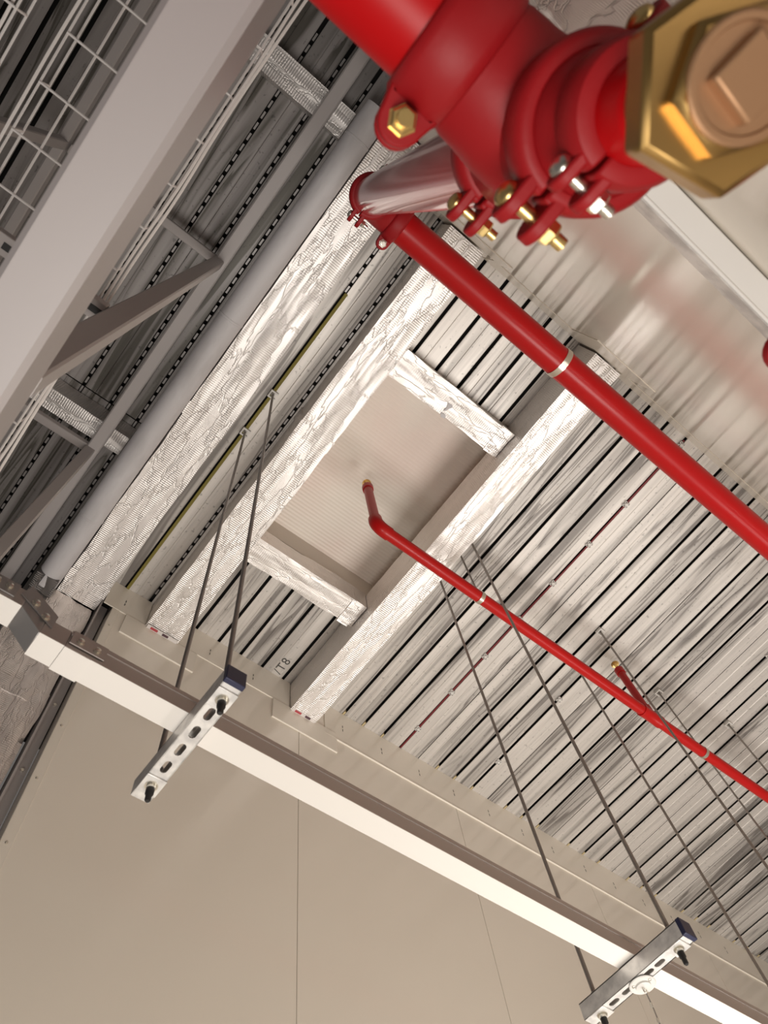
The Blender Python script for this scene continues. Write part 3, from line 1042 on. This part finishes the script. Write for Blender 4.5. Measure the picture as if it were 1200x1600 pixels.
def strut_hanger(x, ya, yb, y0, y1, slots, label):
    """strut channel under the trunking on two threaded rods"""
    zt = ZB - 0.004
    zb = zt - 0.041
    h = 0.0205
    t = thing('strut_hanger', label, 'hanger', (x, (ya + yb) / 2, zb), 'strut hangers under the trunking')
    mb = MB()
    mb.slotted(x - h, x + h, y0, y1, zb, zb + 0.0025, slots, 0.016, 0.0076)
    mb.box(x - h, x - h + 0.0025, y0, y1, zb, zt)
    mb.box(x + h - 0.0025, x + h, y0, y1, zb, zt)
    mb.box(x - h, x - h + 0.009, y0, y1, zt - 0.0025, zt)
    mb.box(x + h - 0.009, x + h, y0, y1, zt - 0.0025, zt)
    st = obj('strut_channel', mb, M['strut'], t)
    obj('end_cap', MB().box(x - h - 0.0015, x + h + 0.0015, y0 - 0.007, y0 + 0.006, zb - 0.0015, zt + 0.0015), M['blue'], t, bevel=0.002)
    for y in (ya, yb):
        rd = obj('threaded_rod', MB().cyl((x, y, zb - 0.030), (x, y, DECK), 0.0058, 10), M['rod'], t)
        obj('rod_cap', MB(frame((x, y, zb - 0.020), (0, 0, -1))).lathe([(0.0001, -0.006), (0.0085, -0.006), (0.0085, 0.006), (0.0062, 0.009), (0.0062, 0.022), (0.004, 0.025), (0.0001, 0.025)], 14), M['black'], rd)
        obj('washer_plate', MB().box(x - h - 0.001, x + h + 0.001, y - 0.023, y + 0.023, zb - 0.004, zb - 0.0005), M['strut'], t, bevel=0.001)
        obj('nut', MB(frame((x, y, zb - 0.004), (0, 0, -1))).lathe([(0.0001, 0), (0.0135, 0), (0.0135, 0.002), (0.0098, 0.002), (0.0098, 0.010), (0.0001, 0.010)], 14), M['szinc'], t)
        obj('top_nut', MB(frame((x, y, zt), (0, 0, 1))).lathe([(0.0001, 0), (0.016, 0), (0.016, 0.003), (0.009, 0.003), (0.009, 0.011), (0.0001, 0.011)], 14), M['strut'], t)
        deck_clip(t, x, y)
    return t


hL = strut_hanger(0.384, 0.782, 1.026, 0.743, 1.070, [0.825, 0.875, 0.925, 0.975], 'slotted strut hanger on two rods from the olive foam strip')
hR = strut_hanger(1.676, 0.768, 1.036, 0.728, 1.078, [0.83, 0.868, 0.944, 0.99], 'slotted strut hanger carrying a white hook plate, rods beside the foil beam')
for x, lab in ((2.776, 'pair of hanger rods nearest the red upright sprinkler'), (3.985, 'pair of hanger rods at the edge of the picture past the red tee')):
    dup(hL, (x, (0.782 + 1.026) / 2, ZB - 0.045), lab)

# white hook plate with a thin wire under the second strut
hx, hy, hz = 1.690, 0.905, ZB - 0.0465
t = thing('hook_plate', 'round white hook plate with a thin wire under the strut hanger', 'hook', (hx, hy, hz))
obj('plate', MB(frame((hx, hy, hz), (0, 0, -1))).lathe([(0.0001, 0), (0.032, 0), (0.034, 0.002), (0.032, 0.004), (0.020, 0.005), (0.019, 0.009), (0.010, 0.011), (0.0001, 0.011)], 28), M['white'], t)
for k in range(3):
    a = 2.1 * k + 0.4
    obj('plate_screw', MB(frame((hx + 0.025 * math.cos(a), hy + 0.025 * math.sin(a), hz - 0.0045), (0, 0, -1))).lathe([(0.004, 0), (0.004, 0.002), (0.0001, 0.0028)], 10), M['szinc'], t)
lp = MB()
lp.tube([(hx + 0.007 * math.cos(q), hy, hz - 0.016 + 0.007 * math.sin(q)) for q in [2 * PI * k / 14 for k in range(15)]], 0.0018, 6)
obj('hook_eye', lp, M['szinc'], t)
wr = obj('hanging_wire', MB().tube([(hx, hy, hz - 0.02), (hx + 0.002, hy, hz - 0.06), (hx - 0.001, hy, hz - 0.11), (hx, hy, hz - 0.9)], 0.0016, 6), M['rod'], t)
for dz in (0.048, 0.085):
    obj('ferrule', MB().cyl((hx + 0.001, hy, hz - dz), (hx, hy, hz - dz - 0.010), 0.0042, 10), M['szinc'], wr)

# white rail fixed along the glossy wall
t = thing('wall_rail', 'white coated rail fixed along the glossy wall behind the brass plug', 'rail', (2.0, -0.355, 1.16))
obj('rail_body', MB().prism([(-0.376, 1.160), (-0.376, 1.222), (-0.332, 1.222), (-0.332, 1.160)], 0.36, 6.9, 'x'), M['alu'], t, bevel=0.002)
obj('rail_side', MB().box(0.36, 6.9, -0.3318, -0.3300, 1.168, 1.222), M['strut'], t)
obj('rail_lip', MB().cyl((0.36, -0.3335, 1.1605), (6.9, -0.3335, 1.1605), 0.0035, 10), M['alu'], t)

# ------------------------------------------------------------------ small things in the deck gaps
tag(obj('foam_strip', MB().box(X0 + 0.001, X0 + 0.017, 0.165, YF - 0.006, DECK - 0.006, DECK + 0.01), M['olive'], at=(X0, 1.2, DECK)),
    'olive foam strip pressed into the deck gap beside the long foil beam', 'foam strip')
x13 = gx(13)
pts = [(x13 + 0.003 * math.sin(y * 3), y, DECK - 0.002) for y in [YB + 0.02 + (YF - YB - 0.03) * k / 30 for k in range(31)]]
tag(obj('red_cable', MB().tube(pts, 0.0055, 8), M['darkred'], at=(x13, 0.9, DECK)), 'dark red cable clipped along a gap of the deck', 'cable')


def cross_clip(n, y):
    x = gx(n)
    t = thing('cable_clip', 'small white four-lobed clip pushed into a gap of the deck', 'clip', (x, y, DECK), 'white clips in the deck gaps')
    mb = MB()
    for a, b in ((1, 1), (1, -1), (-1, 1), (-1, -1)):
        mb.T = frame((x + 0.0095 * a, y + 0.0095 * b, DECK - 0.009), (0, 0, -1))
        mb.lathe([(0.0085, -0.006), (0.0085, 0.004), (0.0045, 0.006), (0.0040, 0.002)], 10)
    mb.T = Matrix.Identity(4)
    mb.box(x - 0.006, x + 0.006, y - 0.006, y + 0.006, DECK - 0.014, DECK + 0.01)
    obj('clip_body', mb, M['white'], t)
    return t


first = cross_clip(13, 1.958)
first['label'] = 'small white four-lobed clip on the dark red cable, nearest the large beige wall'
clips = [(13, 1.632, 'white clip on the dark red cable, second from the large beige wall'), (13, 1.319, 'white clip on the dark red cable, third from the large beige wall'),
         (13, 1.008, 'white clip on the dark red cable just above the thin red pipe'), (13, 0.715, 'white clip on the dark red cable, first past the thin red pipe'),
         (13, 0.408, 'white clip on the dark red cable, midway between the two red pipes'), (13, 0.105, 'white clip on the dark red cable, just below the large red pipe'),
         (13, -0.33, 'white clip on the dark red cable beside the glossy wall'), (17, 1.866, 'white clip in a bare deck gap near the large beige wall'),
         (17, 1.286, 'white clip in a bare deck gap under the thin red pipe'), (23, 0.273, 'white clip at the edge of the picture below the large red pipe')]
for n, y, lab in clips:
    dup(first, (gx(n), y, DECK), lab)
